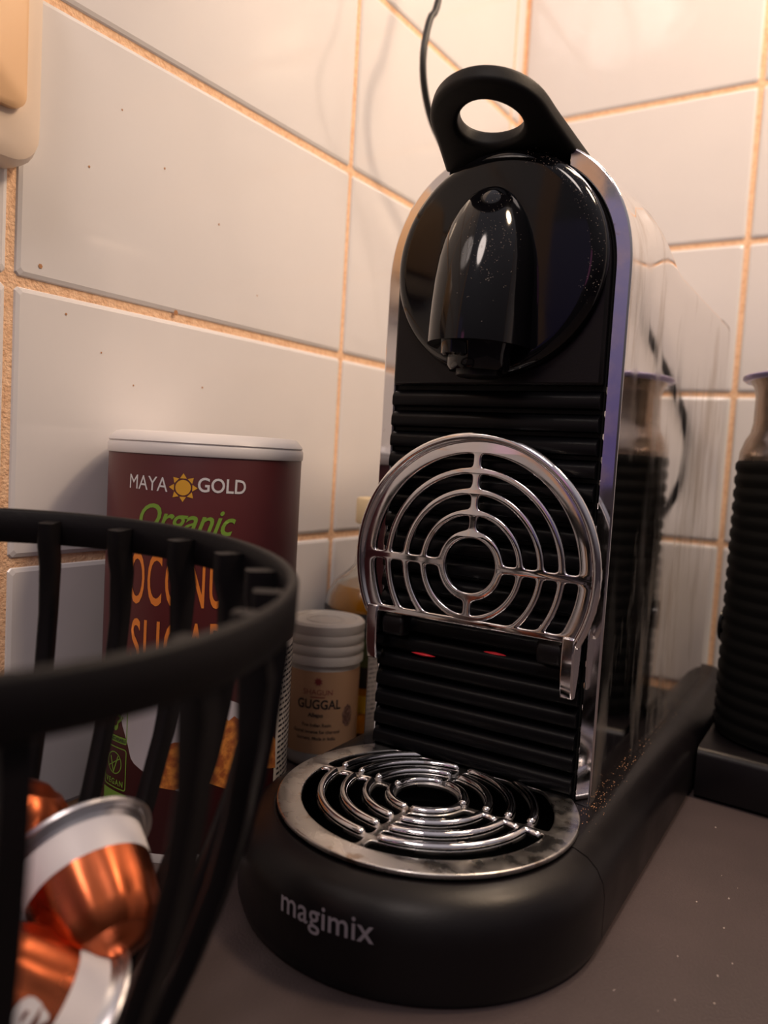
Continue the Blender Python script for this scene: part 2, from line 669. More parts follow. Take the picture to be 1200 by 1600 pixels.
# raised rods along the slots
for (r1, r2) in [(1.15, 1.45), (2.03, 2.26), (2.81, 3.04), (3.59, 3.82)]:
    rm = (r1 + r2) / 2
    for q, (a0, a1) in enumerate(((4, 86), (94, 176), (184, 266), (274, 356))):
        path = []
        for k in range(41):
            a = R(a0 + 3 / rm * 2 + (a1 - a0 - 12 / rm) * k / 40)
            p = (rm * math.cos(a), rm * math.sin(a))
            if p[1] < 3.12:
                path.append((p[0], p[1] + BC + 0.1, 3.33))
        if rm > 1.5 and q in (2, 3):
            # hooked end, rolled outwards round the slot end
            a = R(a0 + 6 / rm) if q == 2 else R(a1 - 6 / rm)
            hook = []
            for k in range(1, 6):
                t = PI * 0.75 * k / 5
                rr = rm + 0.27 * (1 - math.cos(t))
                da = (-1 if q == 2 else 1) * 0.27 * math.sin(t) / rm * 0.4
                hook.append((rr * math.cos(a + da), rr * math.sin(a + da) + BC + 0.1, 3.33 - 0.04 * k / 5))
            if q == 2:
                path = hook[::-1] + path
            else:
                path = path + hook
        if len(path) > 3:
            bm = bmesh.new()
            tube(bm, path, 0.145, 10)
            obj('grate_rod', bm, M_CHROME, drip)
# tower: chrome side panels
def smooth01(t):
    t = max(0, min(1, t))
    return t * t * (3 - 2 * t)


ZT0 = 3.06


def tower_outline(d, rx=4.75, drop=0.0, a_end=2.35, side=1, n=44):
    """outline of the arch from the base up the side and over to a=a_end"""
    s = smooth01((d - 2.0) / 6.8)
    rz = 4.95 * (1 - s) + 2.15 * s - drop
    ex = 2.2 * (1 - s) + 7 * s
    zc = 21.7
    pts = [(side * rx, ZT0), (side * rx, 8), (side * rx, 14), (side * rx, 19)]
    t_end = math.acos((a_end / rx) ** (ex / 2)) if a_end > 0 else PI / 2
    for k in range(n + 1):
        t = t_end * k / n
        x = rx * math.cos(t) ** (2 / ex) if math.cos(t) > 1e-9 else 0
        z = zc + rz * math.sin(t) ** (2 / ex)
        pts.append((side * x, z))
    return pts


DS = [0.0, 0.8, 1.6, 2.5, 3.4, 4.3, 5.2, 6.1, 7.0, 7.8, 8.6, 9.2, 12, 16, 19.5, 21.5]
for side in (1, -1):
    bm = bmesh.new()
    rows_o, rows_i = [], []
    for d in DS:
        po = tower_outline(d, 4.75, 0, 2.3, side)
        pi_ = tower_outline(d, 4.22, 0.58, 2.3, side)
        rows_o.append([(x, d, z) for x, z in po])
        rows_i.append([(x, d, z) for x, z in pi_])
    secs = [o_ + i_[::-1] for o_, i_ in zip(rows_o, rows_i)]
    loft(bm, secs)
    o = obj('side_panel', bm, M_SIDE, mac, angle=30)
    bevel(o, 0.09, 3, 50)
    if side == 1:
        o['label'] = 'right polished side panel, smeared and scratched'
    # bright front trim strip of the arch
    bm = bmesh.new()
    po = tower_outline(0, 4.78, -0.03, 2.3, side)
    pi_ = tower_outline(0, 4.20, 0.60, 2.3, side)
    loft(bm, [[(x, y, z) for x, z in po] + [(x, y, z) for x, z in pi_[::-1]] for y in (-0.06, 0.1)])
    o = obj('front_trim', bm, M_CHROME, mac, angle=30)
    bevel(o, 0.07, 3, 50)

# black core: top cover and inner body
bm = bmesh.new()
secs = []
for d in (0.1, 2, 4, 6, 7.5, 9, 14, 21.4):
    l = tower_outline(d, 4.19, 0.62, 0.0, 1, 30)
    r_ = [(-x, z) for x, z in l[::-1]][1:]
    secs.append([(x, d, z) for x, z in l + r_])
loft(bm, secs)
obj('inner_body', bm, M_BLACKM, mac, angle=45)
bm = bmesh.new()
secs = []
for d in (1.2, 3, 5, 7, 9, 14, 21.3):
    s = smooth01((d - 2.0) / 6.8)
    ztop = 21.7 + 4.95 * (1 - s) + 2.15 * s
    pts = []
    for k in range(13):
        x = 2.25 - 4.5 * k / 12
        pts.append((x, d, ztop - 0.12 - 0.10 * (x / 2.25) ** 2 * (1 - s) * 3))
    pts += [(-2.25, d, ztop - 1.2), (2.25, d, ztop - 1.2)]
    secs.append(pts)
loft(bm, secs)
obj('top_cover', bm, M_BLACKM, mac, angle=45)

# front fascia plate above the slats
bm = bmesh.new()
l = tower_outline(0, 4.13, 0.70, 0.0, 1, 30)
l = [(x, max(z, 17.86)) for x, z in l if z >= 17.8 or False]
l = [(4.13, 17.86)] + l
r_ = [(-x, z) for x, z in l[::-1]][1:]
prism(bm, l + r_, -0.38, 0.12)
o = obj('front_plate', bm, M_BLACK, mac, angle=40)
bevel(o, 0.1, 2, 50)

# louvre slats
bm = bmesh.new()
prof = [(0.30, 0.00), (-0.20, 0.02), (-0.35, 0.06), (-0.38, 0.14), (-0.37, 0.40), (-0.31, 0.52), (-0.05, 0.66), (0.30, 0.70)]
loft(bm, [[(x, y, z) for y, z in prof] for x in (-4.12, 4.12)])
s0 = obj('slat', bm, M_SLAT, mac, angle=50)
ns = 18
for k in range(ns):
    o = s0 if k == 0 else s0.copy()
    if k:
        COL.objects.link(o)
    o.location = (0, 0, (17.02 - 0.8 * k) * CM)
bm = bmesh.new()
box(bm, -4.15, 4.15, 0.12, 0.26, 3.12, 17.9)
obj('louvre_backing', bm, M_SLAT, mac)
# red gleams in the louvres, put in as thin glowing discs
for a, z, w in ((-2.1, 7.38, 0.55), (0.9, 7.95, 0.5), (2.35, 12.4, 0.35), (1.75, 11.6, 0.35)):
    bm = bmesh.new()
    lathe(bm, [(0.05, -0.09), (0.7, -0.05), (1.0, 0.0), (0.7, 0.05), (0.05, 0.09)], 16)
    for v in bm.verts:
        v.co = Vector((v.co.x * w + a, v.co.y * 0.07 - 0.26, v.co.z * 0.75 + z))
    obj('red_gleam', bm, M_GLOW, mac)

# brew head: glossy round door
ZC = 22.12
bm = bmesh.new()
prof = [(4.03, -0.30), (4.03, -0.55), (3.98, -0.72), (3.86, -0.87), (3.7, -0.95), (3.52, -0.96), (2.5, -1.02), (1.2, -1.06), (0.02, -1.07)]
lathe(bm, prof, 96, (0.06, ZC), axis='y')
obj('brew_door', bm, M_GLOSS, mac, angle=60)
# spout cover, bullet-shaped
bm = bmesh.new()
secs = []
zs = [24.72, 24.6, 24.4, 24.1, 23.7, 23.2, 22.6, 22.0, 21.2, 20.4, 19.6, 19.2, 19.05]
for z in zs:
    t = (24.75 - z) / 5.7
    w = 1.72 * min(1, math.sqrt(max(0, 1 - (1 - min(t / 0.62, 1)) ** 2)))
    p = 2.7 * math.sqrt(max(0, 1 - (1 - min(t / 0.95, 1)) ** 2)) * (0.85 + 0.15 * t)
    pts = []
    for k in range(33):
        a = PI * k / 32
        ex = 0.85
        pts.append((w * math.copysign(abs(math.cos(a)) ** ex, math.cos(a)), -1.0 - p * math.sin(a) ** 0.9, z))
    secs.append(pts)
loft(bm, secs)
o = obj('spout_cover', bm, M_GLOSS, mac, angle=50)
bm = bmesh.new()
lathe(bm, [(0.42, 18.55), (0.5, 18.62), (0.52, 19.2)], 28, (-0.15, -3.0))
obj('nozzle', bm, M_GLOSS, mac)
bm = bmesh.new()
lathe(bm, [(1.0, 18.15), (1.1, 18.3), (1.1, 18.7), (1.2, 19.15)], 32, (0.25, -2.0))
obj('nozzle_shroud', bm, M_GLOSS, mac)
bm = bmesh.new()
lathe(bm, [(0.7, 17.95), (0.8, 18.0), (0.8, 18.3)], 32, (0.25, -1.9))
obj('nozzle_ring', bm, M_BLACK, mac)

# lever: thick open loop leaning forwards
bm_l = []
b, L_, cap = 1.98, 4.25, 2.0
outer = [(2.65, -0.9), (2.45, 0)]
for k in range(41):
    t = PI * k / 40
    outer.append((b * math.cos(t), (L_ - cap) + cap * math.sin(t)))
outer += [(-2.45, 0), (-2.65, -0.9)]
outer = rounded(outer, 0.15, 6)
hole = []
for k in range(40):
    t = 2 * PI * k / 40
    sn = math.sin(t)
    hole.append((1.36 * math.cos(t) * (1 - 0.12 * sn), 2.45 + 1.22 * sn))
bm = curve_mesh([outer, hole], 0.14, 0.2, 5)
al = R(20)
for v in bm.verts:
    x, s, h = v.co
    v.co = Vector((x, 0.5 - s * math.cos(al) + h * math.sin(al), 26.05 + s * math.sin(al) + h * math.cos(al)))
obj('lever', bm, M_BLACKM, mac, angle=70)

# cup support: the round grate folded up, on two hinge arms
RAD_U = [(1.25, 1.89), (2.01, 2.66), (2.78, 3.42), (3.54, 4.16)]
bm = curve_mesh(grate_loops(4.78, RAD_U, 1.06, 0.09, -2.22, -2.02, 1), 0.05, 0.06, 3)
GZ = 11.22
TILT = R(1.5)
for v in bm.verts:
    x, y, h = v.co
    v.co = Vector((x, -1.0 + y * math.sin(TILT) + h, GZ + y * math.cos(TILT)))
cup = obj('cup_support', bm, M_CHROME, mac, angle=60)
cup['label'] = 'round chrome cup grate folded upright, rust-spotted'
# raised outer rim
bm = bmesh.new()
path = []
a_lim = math.degrees(math.asin(2.2 / 4.72))
for k in range(73):
    a = R(-a_lim + (180 + 2 * a_lim) * k / 72)
    path.append((4.72 * math.cos(a), -1.10, GZ + 4.72 * math.sin(a)))
tube(bm, path, 0.17, 12)
obj('outer_rim', bm, M_CHROME, cup)
for sx in (-1, 1):
    bm = bmesh.new()
    pts = [(-1.25, GZ - 2.0), (-1.30, GZ - 2.6), (-1.25, GZ - 3.5), (-1.10, GZ - 4.15), (-0.78, GZ - 4.2), (-0.55, GZ - 3.4), (-0.42, GZ - 2.5), (-0.55, GZ - 1.9)]
    x0, x1 = sx * 3.72, sx * 4.18
    loft(bm, [[(x, y, z) for y, z in pts] for x in (x0, x1)])
    o = obj('hinge_arm', bm, M_CHROME, cup, angle=30)
    bevel(o, 0.06, 3, 30)
    bm = bmesh.new()
    pts = [(-0.20, GZ - 3.2), (-0.95, GZ - 3.15), (-1.05, GZ - 2.6), (-0.9, GZ - 2.28), (-0.2, GZ - 2.28)]
    loft(bm, [[(x, y, z) for y, z in pts] for x in (sx * 2.7, sx * 3.66)])
    o = obj('hinge_block', bm, M_BLACK, mac, angle=30)
    bevel(o, 0.15, 3, 30)

# water tank at the back
bm = bmesh.new()


def tank_sec(z, ins=0.0):
    r = 4.35 - ins
    pts = [(-r, 21.6, z), (r, 21.6, z)]
    for k in range(17):
        a = PI * k / 16
        pts.append((r * math.cos(a), 23.4 + (r * 0.85) * math.sin(a) ** 0.9, z))
    return pts


loft(bm, [tank_sec(z, i) for z, i in ((3.16, 0.2), (3.4, 0), (23.0, 0), (23.1, 0.1))])
obj('water_tank', bm, M_TANK, mac, angle=40)
bm = bmesh.new()
loft(bm, [tank_sec(z, i) for z, i in ((23.12, -0.02), (23.75, -0.02), (23.9, 0.15))])
obj('tank_lid', bm, M_TCAP, mac, angle=40)

# lettering on the round front
bm = text_bm('magimix', 1.0, bold=0.010, xs=0.92, spacing=1.04)
wrap(bm, BR, R(-88.2), 1.72, 0.012, R(1.5))
for v in bm.verts:
    v.co.y += BC
o = obj('brand_lettering', bm, M_GREY, mac, smooth=False)

# milk frother dock (part of the machine)
bm = bmesh.new()


def dock_sec(ins, z):
    pts = []
    for k in range(33):
        a = R(-90 + 180 * k / 32)
        pts.append((10.6 + (5.0 - ins) * math.cos(a), 15.9 + (5.0 - ins) * math.sin(a), z))
    pts.append((6.47, 20.9 - ins, z))
    pts.append((6.47, 11.25 + ins, z))
    return pts


loft(bm, [dock_sec(i, z) for i, z in ((0.25, 0), (0, 0.2), (0, 2.05), (0.12, 2.3), (0.35, 2.4))])
obj('frother_dock', bm, M_BLACK, mac, angle=50)

# coffee crumbs on the base (uncountable)
rnd = random.Random(3)


def crumbs(bm, pts, s0, s1):
    for (x, y, z) in pts:
        s = rnd.uniform(s0, s1)
        m = Matrix.Rotation(rnd.uniform(0, 6), 3, Vector((rnd.random(), rnd.random(), rnd.random() + .1)).normalized())
        vs = []
        for p in ((1, 0, 0), (-1, 0.2, 0), (0, 1, 0.1), (0.1, -1, 0), (0, 0, 0.8), (0, 0.1, -0.8)):
            q = m @ (Vector(p) * s * rnd.uniform(0.6, 1.2))
            vs.append(bm.verts.new((x + q.x, y + q.y, z + q.z)))
        for f in ((0, 2, 4), (2, 1, 4), (1, 3, 4), (3, 0, 4), (2, 0, 5), (1, 2, 5), (3, 1, 5), (0, 3, 5)):
            bm.faces.new([vs[i] for i in f])


bm = bmesh.new()
pp = [(4.80 + abs(rnd.gauss(0, .12)), rnd.uniform(-0.1, 1) ** 2 * 16, 3.12) for _ in range(80)]
pp += [(4.6 + abs(rnd.gauss(0, .45)), -0.1 + abs(rnd.gauss(0, 1.5)) * rnd.choice((-0.6, 1)), 3.12) for _ in range(60)]
pp = [p for p in pp if p[0] < 5.4 and not (p[0] < 4.8 and p[1] > -0.05)]
crumbs(bm, pp, 0.010, 0.030)
o = obj('coffee_crumbs', bm, M_CRUMB, mac, smooth=False)
o['kind'] = 'stuff'
# dust specks on the glossy brew head
bm = bmesh.new()
pp = []
for _ in range(260):
    a = R(rnd.uniform(-25, 75))
    r = rnd.gauss(3.72, 0.16)
    if r < 4.05:
        pp.append((0.06 + r * math.cos(a), -0.965 if r < 3.72 else -0.9, ZC + r * math.sin(a)))
for _ in range(230):
    z = min(24.2, rnd.gauss(22.4, 1.0))
    if z < 19.4:
        continue
    t = (24.75 - z) / 5.7
    w = 1.72 * min(1, math.sqrt(max(0, 1 - (1 - min(t / 0.62, 1)) ** 2)))
    p = 2.7 * math.sqrt(max(0, 1 - (1 - min(t / 0.95, 1)) ** 2)) * (0.85 + 0.15 * t)
    a = R(rnd.gauss(62, 17))
    pp.append((w * math.cos(a) ** 0.85 if math.cos(a) > 0 else 0, -1.0 - p * math.sin(a) ** 0.9, z))
crumbs(bm, pp, 0.005, 0.017)
o = obj('dust_specks', bm, M_DUST, mac, smooth=False)
o['kind'] = 'stuff'

# ------------------------------------------------------------------ milk frother jug
FX = MX + 10.35 * math.cos(MYAW) - 15.85 * math.sin(MYAW)
FY = MY + 10.35 * math.sin(MYAW) + 15.85 * math.cos(MYAW)
jug = thing('milk_frother', 'milk frother jug with black ribbed sleeve and bare steel neck, right edge', 'milk frother', (FX, FY, 2.4), R(-125))
bm = bmesh.new()
prof = [(3.6, 0.02), (3.85, 0.15)]
z = 0.3
while z < 13.1:
    prof += [(3.84, z), (3.93, z + 0.16), (3.93, z + 0.42), (3.84, z + 0.56)]
    z += 0.66
prof += [(3.84, 13.3), (3.6, 13.32)]
lathe(bm, prof, 96)
sl = obj('ribbed_sleeve', bm, M_RUB, jug, angle=50)
bm = bmesh.new()
lathe(bm, [(3.7, 13.2), (3.82, 13.35), (3.80, 13.8), (3.6, 14.4), (3.38, 14.8), (3.30, 15.3), (3.30, 16.6), (3.4, 17.0), (3.62, 17.3),
           (3.5, 17.32), (3.15, 16.6), (3.15, 13.6)], 96)
obj('steel_neck', bm, M_STEEL2, jug, angle=60)
bm = bmesh.new()
rim = [(3.84 + 0.14 * math.cos(R(q)), 17.42 + 0.14 * math.sin(R(q))) for q in range(0, 360, 36)]
rim.append(rim[0])
lathe(bm, [(3.5, 17.28), (3.8, 17.26), (3.94, 17.36), (3.94, 17.48), (3.8, 17.56), (3.5, 17.5)], 96)
obj('rim', bm, M_LIP, jug, angle=60)
bm = bmesh.new()
lathe(bm, [(0.80, -3.90), (0.80, -4.02), (0.72, -4.06), (0.70, -4.02), (0.1, -4.0)], 40, (0, 5.0), axis='y')
bt = obj('button', bm, M_GLOSS, jug, angle=50)
bt.rotation_euler = (0, 0, R(30))

# ------------------------------------------------------------------ sugar canister
CX, CY, CR = 3.77, 6.05, 3.66
can = thing('sugar_canister', 'tall maroon cardboard tub of organic coconut sugar with white lid', 'canister', (CX, CY, 0))
bm = bmesh.new()
lathe(bm, [(CR - 0.05, 0.3), (CR, 0.36), (CR, 14.62), (CR - 0.02, 14.66)], 96)
obj('cardboard_body', bm, M_RED, can, angle=60)
bm = bmesh.new()
lathe(bm, [(CR - 0.3, 0.0), (CR - 0.02, 0.0), (CR, 0.08), (CR, 0.3), (CR, 0.34)], 96)
obj('bottom_rim', bm, M_LID, can, angle=60)
bm = bmesh.new()
lathe(bm, [(CR + 0.03, 14.64), (CR + 0.05, 14.68), (CR + 0.05, 14.98), (CR - 0.02, 15.06), (CR + 0.03, 15.1), (CR - 0.0, 15.16),
           (CR - 0.22, 15.42), (CR - 0.4, 15.46), (CR - 0.6, 15.30), (CR - 1.0, 15.26), (0.02, 15.26)], 96)
obj('lid', bm, M_LID, can, angle=50)


def on_can(name, bm, m, ang, z, rot=0, lift=0.012):
    wrap(bm, CR, R(ang), z, lift, R(rot))
    o = obj(name, bm, m, can, smooth=False)
    return o


on_can('maya_lettering', text_bm('MAYA', 0.72, 0.0, 0.84, 0.0, 1.0), M_WHITE, -78.5, 13.38, -1.5)
on_can('gold_lettering', text_bm('GOLD', 0.70, 0.010, 0.88, 0.0, 1.0), M_WHITE, -36.0, 13.42, -1.0)
# sun: disc and eight rays
bm = poly_bm([[(0.27 * math.cos(R(a)), 0.27 * math.sin(R(a))) for a in range(0, 360, 15)]]
             + [[(0.50 * math.cos(R(a)), 0.50 * math.sin(R(a))), (0.34 * math.cos(R(a + 20)), 0.34 * math.sin(R(a + 20))),
                 (0.34 * math.cos(R(a - 20)), 0.34 * math.sin(R(a - 20)))] for a in range(0, 360, 45)])
on_can('sun_emblem', bm, M_GOLD, -57.0, 13.54)
on_can('organic_lettering', text_bm('Organic', 1.30, 0.014, 0.86, 0.35, 0.97), M_GREEN, -57.5, 11.98, -2)


def tall(word, w, h, m_name, ang, z):
    bm = text_bm(word, 1.0, 0.006, 1.0, 0, 1.12)
    x0 = min(v.co.x for v in bm.verts)
    x1 = max(v.co.x for v in bm.verts)
    y1 = max(v.co.y for v in bm.verts)
    for v in bm.verts:
        v.co.x = (v.co.x - (x0 + x1) / 2) * w / (x1 - x0)
        v.co.y = v.co.y * h / y1
    on_can(m_name, bm, M_ORANGE, ang, z)


tall('COCONUT', 4.85, 1.85, 'coconut_lettering', -60.5, 9.35)
tall('SUGAR', 3.5, 1.75, 'sugar_lettering', -58, 7.05)
# white splash with heap of brown sugar
pts = []
for k in range(40):
    a = 2 * PI * k / 40
    pts.append((2.4 * math.cos(a) * (1 + 0.08 * math.sin(5 * a)), 1.9 * math.sin(a) * (1 + 0.1 * math.sin(4 * a + 1))))
on_can('white_splash', frame_loops([pts]), mat('print_pale_grey', (0.62, 0.58, 0.62), 0.5), -52, 4.75)
pts = [(-2.6, -1.5)]
for k in range(25):
    x = -2.5 + 5 * k / 24
    pts.append((x, 1.25 * math.cos(x * 0.6) ** 2 + 0.12 * math.sin(k * 2.3) - 0.25))
pts += [(2.6, -1.5)]
pts += [(1.2, -1.1), (0.3, -1.7), (-0.8, -1.2), (-1.6, -1.6)]
on_can('sugar_heap', frame_loops([pts]), M_SUGAR, -30, 4.35, 0, 0.02)


def ring_rect(w, h, t, r):
    return [rrect(w, h, r, 3), rrect(w - t, h - t, max(r - t, 0.02), 3)]


# badges at the left
pts = [(0.34 * math.cos(R(a)) * (1 + 0.45 * math.sin(R(a * 3))), 0.34 * math.sin(R(a)) * (1 + 0.3 * math.cos(R(a * 4)))) for a in range(0, 360, 10)]
on_can('sprout_badge', frame_loops([pts, [(p[0] * 0.6, p[1] * 0.6) for p in pts]]), M_GREEN, -96, 4.95)
on_can('badge_frame', frame_loops(ring_rect(0.66, 0.72, 0.045, 0.12)), M_GREEN, -96, 4.85)
on_can('badge_band', frame_loops([rrect(0.64, 0.12, 0.05, 2)]), M_GREEN, -96, 4.22)
on_can('badge_lettering', text_bm('ECO-SUSTAINABLE', 0.17, 0.003, 0.85), M_INK, -96, 4.17, 0, 0.02)
on_can('vegan_frame', frame_loops(ring_rect(0.66, 0.78, 0.045, 0.12)), M_GREEN, -96, 3.15)
c1 = [(0.42 * math.cos(R(a)), 0.42 * math.sin(R(a)) + 0.16) for a in range(0, 360, 12)]
c2 = [(0.38 * math.cos(R(a)), 0.38 * math.sin(R(a)) + 0.16) for a in range(0, 360, 12)]
on_can('vegan_circle', frame_loops([c1, c2]), M_GREEN, -96, 3.15)
bm = poly_bm([[(-0.26, 0.36), (-0.20, 0.38), (-0.02, -0.14), (-0.07, -0.2)], [(-0.07, -0.2), (-0.02, -0.22), (0.24, 0.44), (0.19, 0.46)],
              [(-0.33, 0.0), (-0.31, -0.03), (0.33, 0.36), (0.31, 0.39)]])
on_can('vegan_mark', bm, M_GREEN, -96, 3.15)
on_can('vegan_lettering', text_bm('VEGAN', 0.30, 0.006, 0.95, 0, 1.2), M_GREEN, -96, 2.50)
on_can('leaf_badge', frame_loops([rrect(0.70, 0.46, 0.02, 2)]), M_GREEN, -96, 1.80)
bm = bmesh.new()
for k in range(12):
    t = k / 11
    a = 2 * PI * t
    x, y = 0.42 * math.cos(a) - 0.02 * math.sin(2 * a), 0.22 * math.sin(a) + 0.08 * math.cos(a)
    s = 0.045
    bm.faces.new([bm.verts.new((x + s * (1 if q % 2 == 0 else 0.45) * math.cos(R(90 + 36 * q)),
                                y + s * (1 if q % 2 == 0 else 0.45) * math.sin(R(90 + 36 * q)), 0)) for q in range(10)])
on_can('leaf_stars', bm, M_WHITE, -96, 1.80, 0, 0.02)
on_can('small_print', text_bm('NL-BIO-01\nNON-EU', 0.17, 0.003, 1.0), M_WHITE, -96, 1.15)
# side label with small text
bm = bmesh.new()
cyl_patch(bm, CR + 0.015, R(9), R(50), 0.7, 7.7)
obj('side_label', bm, M_CREAM, can, smooth=True)
bm = bmesh.new()
for k in range(30):
    z = 7.35 - 0.21 * k
    w = 2.2 + 0.5 * math.sin(k * 2.1)
    x = 0
    while x < w:
        ww = rnd.uniform(0.12, 0.35)
        bm.faces.new([bm.verts.new(p) for p in ((x, z, 0), (x + ww, z, 0), (x + ww, z + 0.09, 0), (x, z + 0.09, 0))])
        x += ww + 0.08
wrap(bm, CR, R(12), 0, 0.03)
obj('side_print', bm, M_INK, can, smooth=False)

# ------------------------------------------------------------------ guggal jar
JR = 1.78
jar = thing('small_jar', 'small jar with tan GUGGAL label and frosted screw lid', 'jar', (3.54, 14.7, 0))
bm = bmesh.new()
lathe(bm, [(JR - 0.25, 0.0), (JR - 0.03, 0.15), (JR, 0.4), (JR, 5.0), (JR - 0.1, 5.15)], 72)
obj('jar_body', bm, M_FROST, jar, angle=60)
bm = bmesh.new()
lathe(bm, [(JR + 0.012, 0.75), (JR + 0.012, 4.72)], 72, cap0=False, cap1=False)
obj('paper_label', bm, M_TAN, jar)
bm = bmesh.new()
prof = [(1.82, 4.98), (1.92, 5.0), (1.93, 5.3), (1.86, 5.42), (1.93, 5.52), (1.93, 5.82), (1.86, 5.92), (1.93, 6.02), (1.93, 6.3), (1.88, 6.42),
        (1.93, 6.55), (1.92, 6.86), (1.80, 6.98), (1.55, 6.98), (1.45, 6.88), (0.95, 6.86), (0.9, 6.92), (0.82, 6.92), (0.78, 6.86), (0.02, 6.86)]
lathe(bm, prof, 72)
obj('screw_lid', bm, M_FROST, jar, angle=35)


def on_jar(name, bm, m, ang, z, rot=0):
    wrap(bm, JR, R(ang), z, 0.03, R(rot))
    return obj(name, bm, m, jar, smooth=False)


on_jar('guggal_lettering', text_bm('GUGGAL', 0.62, 0.012, 0.84), M_INK, -58, 2.95)
on_jar('shagun_lettering', text_bm('SHAGUN', 0.36, 0.0, 0.98), M_PRINTRED, -60, 3.62)
pts = [((0.22 if k % 2 else 0.13) * math.cos(R(22.5 * k)), (0.22 if k % 2 else 0.13) * math.sin(R(22.5 * k))) for k in range(16)]
on_jar('flower_emblem', frame_loops([pts]), M_PRINTRED, -60, 4.25)
on_jar('rule', frame_loops([rrect(0.35, 0.025, 0.01, 1)]), M_PRINTRED, -60, 3.50)
on_jar('allepo_lettering', text_bm('Allepo', 0.27, 0.008), M_INK, -62, 2.55)
for q, line in enumerate(('Fine Indian Resin', 'Guggal incense for charcoal', 'burners. Made in India')):
    on_jar('small_print', text_bm(line, 0.23, 0.003, 0.9), M_INK, -60 , 2.08 - 0.32 * q)
pts = [(0.30 * math.cos(R(a)) * (1 + 0.08 * math.sin(R(a * 7))), 0.52 * math.sin(R(a)) * (1 + 0.08 * math.sin(R(a * 9)))) for a in range(0, 360, 10)]
on_jar('resin_picture', frame_loops([pts]), mat('print_brown', (0.16, 0.08, 0.06), 0.6, col_noise=(900, (0.35, 0.2, 0.15), 0.45, 0.6)), -10, 2.55)

# ------------------------------------------------------------------ oil bottle
bot = thing('oil_bottle', 'clear glass bottle of amber oil with dark label, behind the small jar', 'bottle', (3.22, 20.1, 0))
bm = bmesh.new()
lathe(bm, [(0.02, 0.0), (2.7, 0.0), (3.0, 0.2), (3.05, 0.6), (3.05, 6.9), (2.95, 7.5), (2.5, 8.2), (1.9, 8.7), (1.55, 9.1), (1.45, 9.8), (1.4, 11.3),
           (1.25, 11.3), (1.3, 9.8), (1.4, 9.1), (1.75, 8.6), (2.35, 8.1), (2.8, 7.45), (2.9, 6.9), (2.9, 0.7), (2.7, 0.3), (0.02, 0.3)], 72)
o = obj('glass_body', bm, M_GLASS, bot, angle=70)
bm = bmesh.new()
lathe(bm, [(0.02, 0.32), (2.65, 0.33), (2.88, 0.7), (2.88, 6.9), (2.77, 7.42), (2.38, 7.98), (0.02, 7.98)], 72)
obj('oil', bm, M_OIL, bot, angle=50)
bm = bmesh.new()
lathe(bm, [(3.07, 3.0), (3.08, 3.0), (3.08, 6.85), (3.07, 6.85)], 72, cap0=False, cap1=False)
obj('dark_label', bm, M_DLAB, bot)
bm = bmesh.new()
lathe(bm, [(3.09, 4.1), (3.09, 5.6)], 72, cap0=False, cap1=False)
obj('olive_band', bm, M_GLAB, bot)
bm = bmesh.new()
lathe(bm, [(3.08, 1.7), (3.08, 2.6)], 72, cap0=False, cap1=False)
obj('yellow_band', bm, M_YELL, bot)
bm = bmesh.new()
lathe(bm, [(1.18, 10.6), (1.2, 11.31), (1.6, 11.33), (1.64, 11.4), (1.64, 12.6), (1.56, 12.7)], 48)
obj('stopper', bm, M_CORK, bot, angle=50)

# ------------------------------------------------------------------ basket
BX, BY = 10.19, -8.42
bas = thing('capsule_basket', 'round black slatted basket in the foreground, filled with copper capsules', 'basket', (BX, BY, 0))
TX, TY = -0.043, 0.028
BP = [(0.0, 3.7), (0.35, 3.9), (0.9, 4.25), (2.1, 5.0), (3.4, 5.79), (5.28, 6.54), (7.0, 7.09), (8.3, 7.37), (9.7, 7.57), (11.1, 7.70), (12.5, 7.78)]


def brad(z):
    for (z0, r0), (z1, r1) in zip(BP, BP[1:]):
        if z <= z1:
            return r0 + (r1 - r0) * (z - z0) / (z1 - z0)
    return BP[-1][1]


def lean(x, y, z):
    return Vector((x, y, z + (TX * x + TY * y) * max(0, z) / 12.5))


bm = bmesh.new()
prof = [(7.72, 11.55), (7.79, 11.61), (7.81, 12.42), (7.75, 12.5), (7.62, 12.5), (7.56, 12.44), (7.54, 11.61), (7.60, 11.55)]
rows = []
for i in range(120):
    a = 2 * PI * i / 120
    rows.append([lean(r * math.cos(a), r * math.sin(a), z) for r, z in prof])
rows.append(rows[0])
loft(bm, rows, closed=True, caps=False)
bmesh.ops.remove_doubles(bm, verts=bm.verts, dist=1e-4)
obj('rim_band', bm, M_BASK, bas, angle=60)
bm = bmesh.new()
lathe(bm, [(3.3, 0.02), (4.15, 0.05), (4.2, 0.35), (3.9, 0.5), (0.02, 0.5)], 72)
obj('basket_floor', bm, M_BASK, bas, angle=40)


def slat_bm():
    bm = bmesh.new()
    secs = []
    zs = [0.4, 0.9, 1.5, 2.1, 2.8, 3.4, 4.3, 5.3, 6.2, 7.0, 8.3, 9.7, 11.0, 11.6, 12.25]
    for z in zs:
        ro = brad(z) - 0.02 if z < 11.3 else 7.57
        dep = 0.45 + 0.25 * max(0, min(1, (z - 9.5) / 2))
        ri = ro - dep
        h = 0.215
        secs.append([(ro, -h, z), (ro, h, z), (ri + 0.08, h, z), (ri, h - 0.08, z), (ri, -h + 0.08, z), (ri + 0.08, -h, z)])
    loft(bm, secs)
    return bm


for k in range(21):
    a = R({0: 7.5, 20: 343.5, 1: 23.5}.get(k, 4 + 17.1429 * k))
    bm = slat_bm()
    for v in bm.verts:
        x, y, z = v.co
        v.co = lean(x * math.cos(a) - y * math.sin(a), x * math.sin(a) + y * math.cos(a), z)
    obj('slat', bm, M_BASK, bas, angle=50)

# ------------------------------------------------------------------ coffee capsules


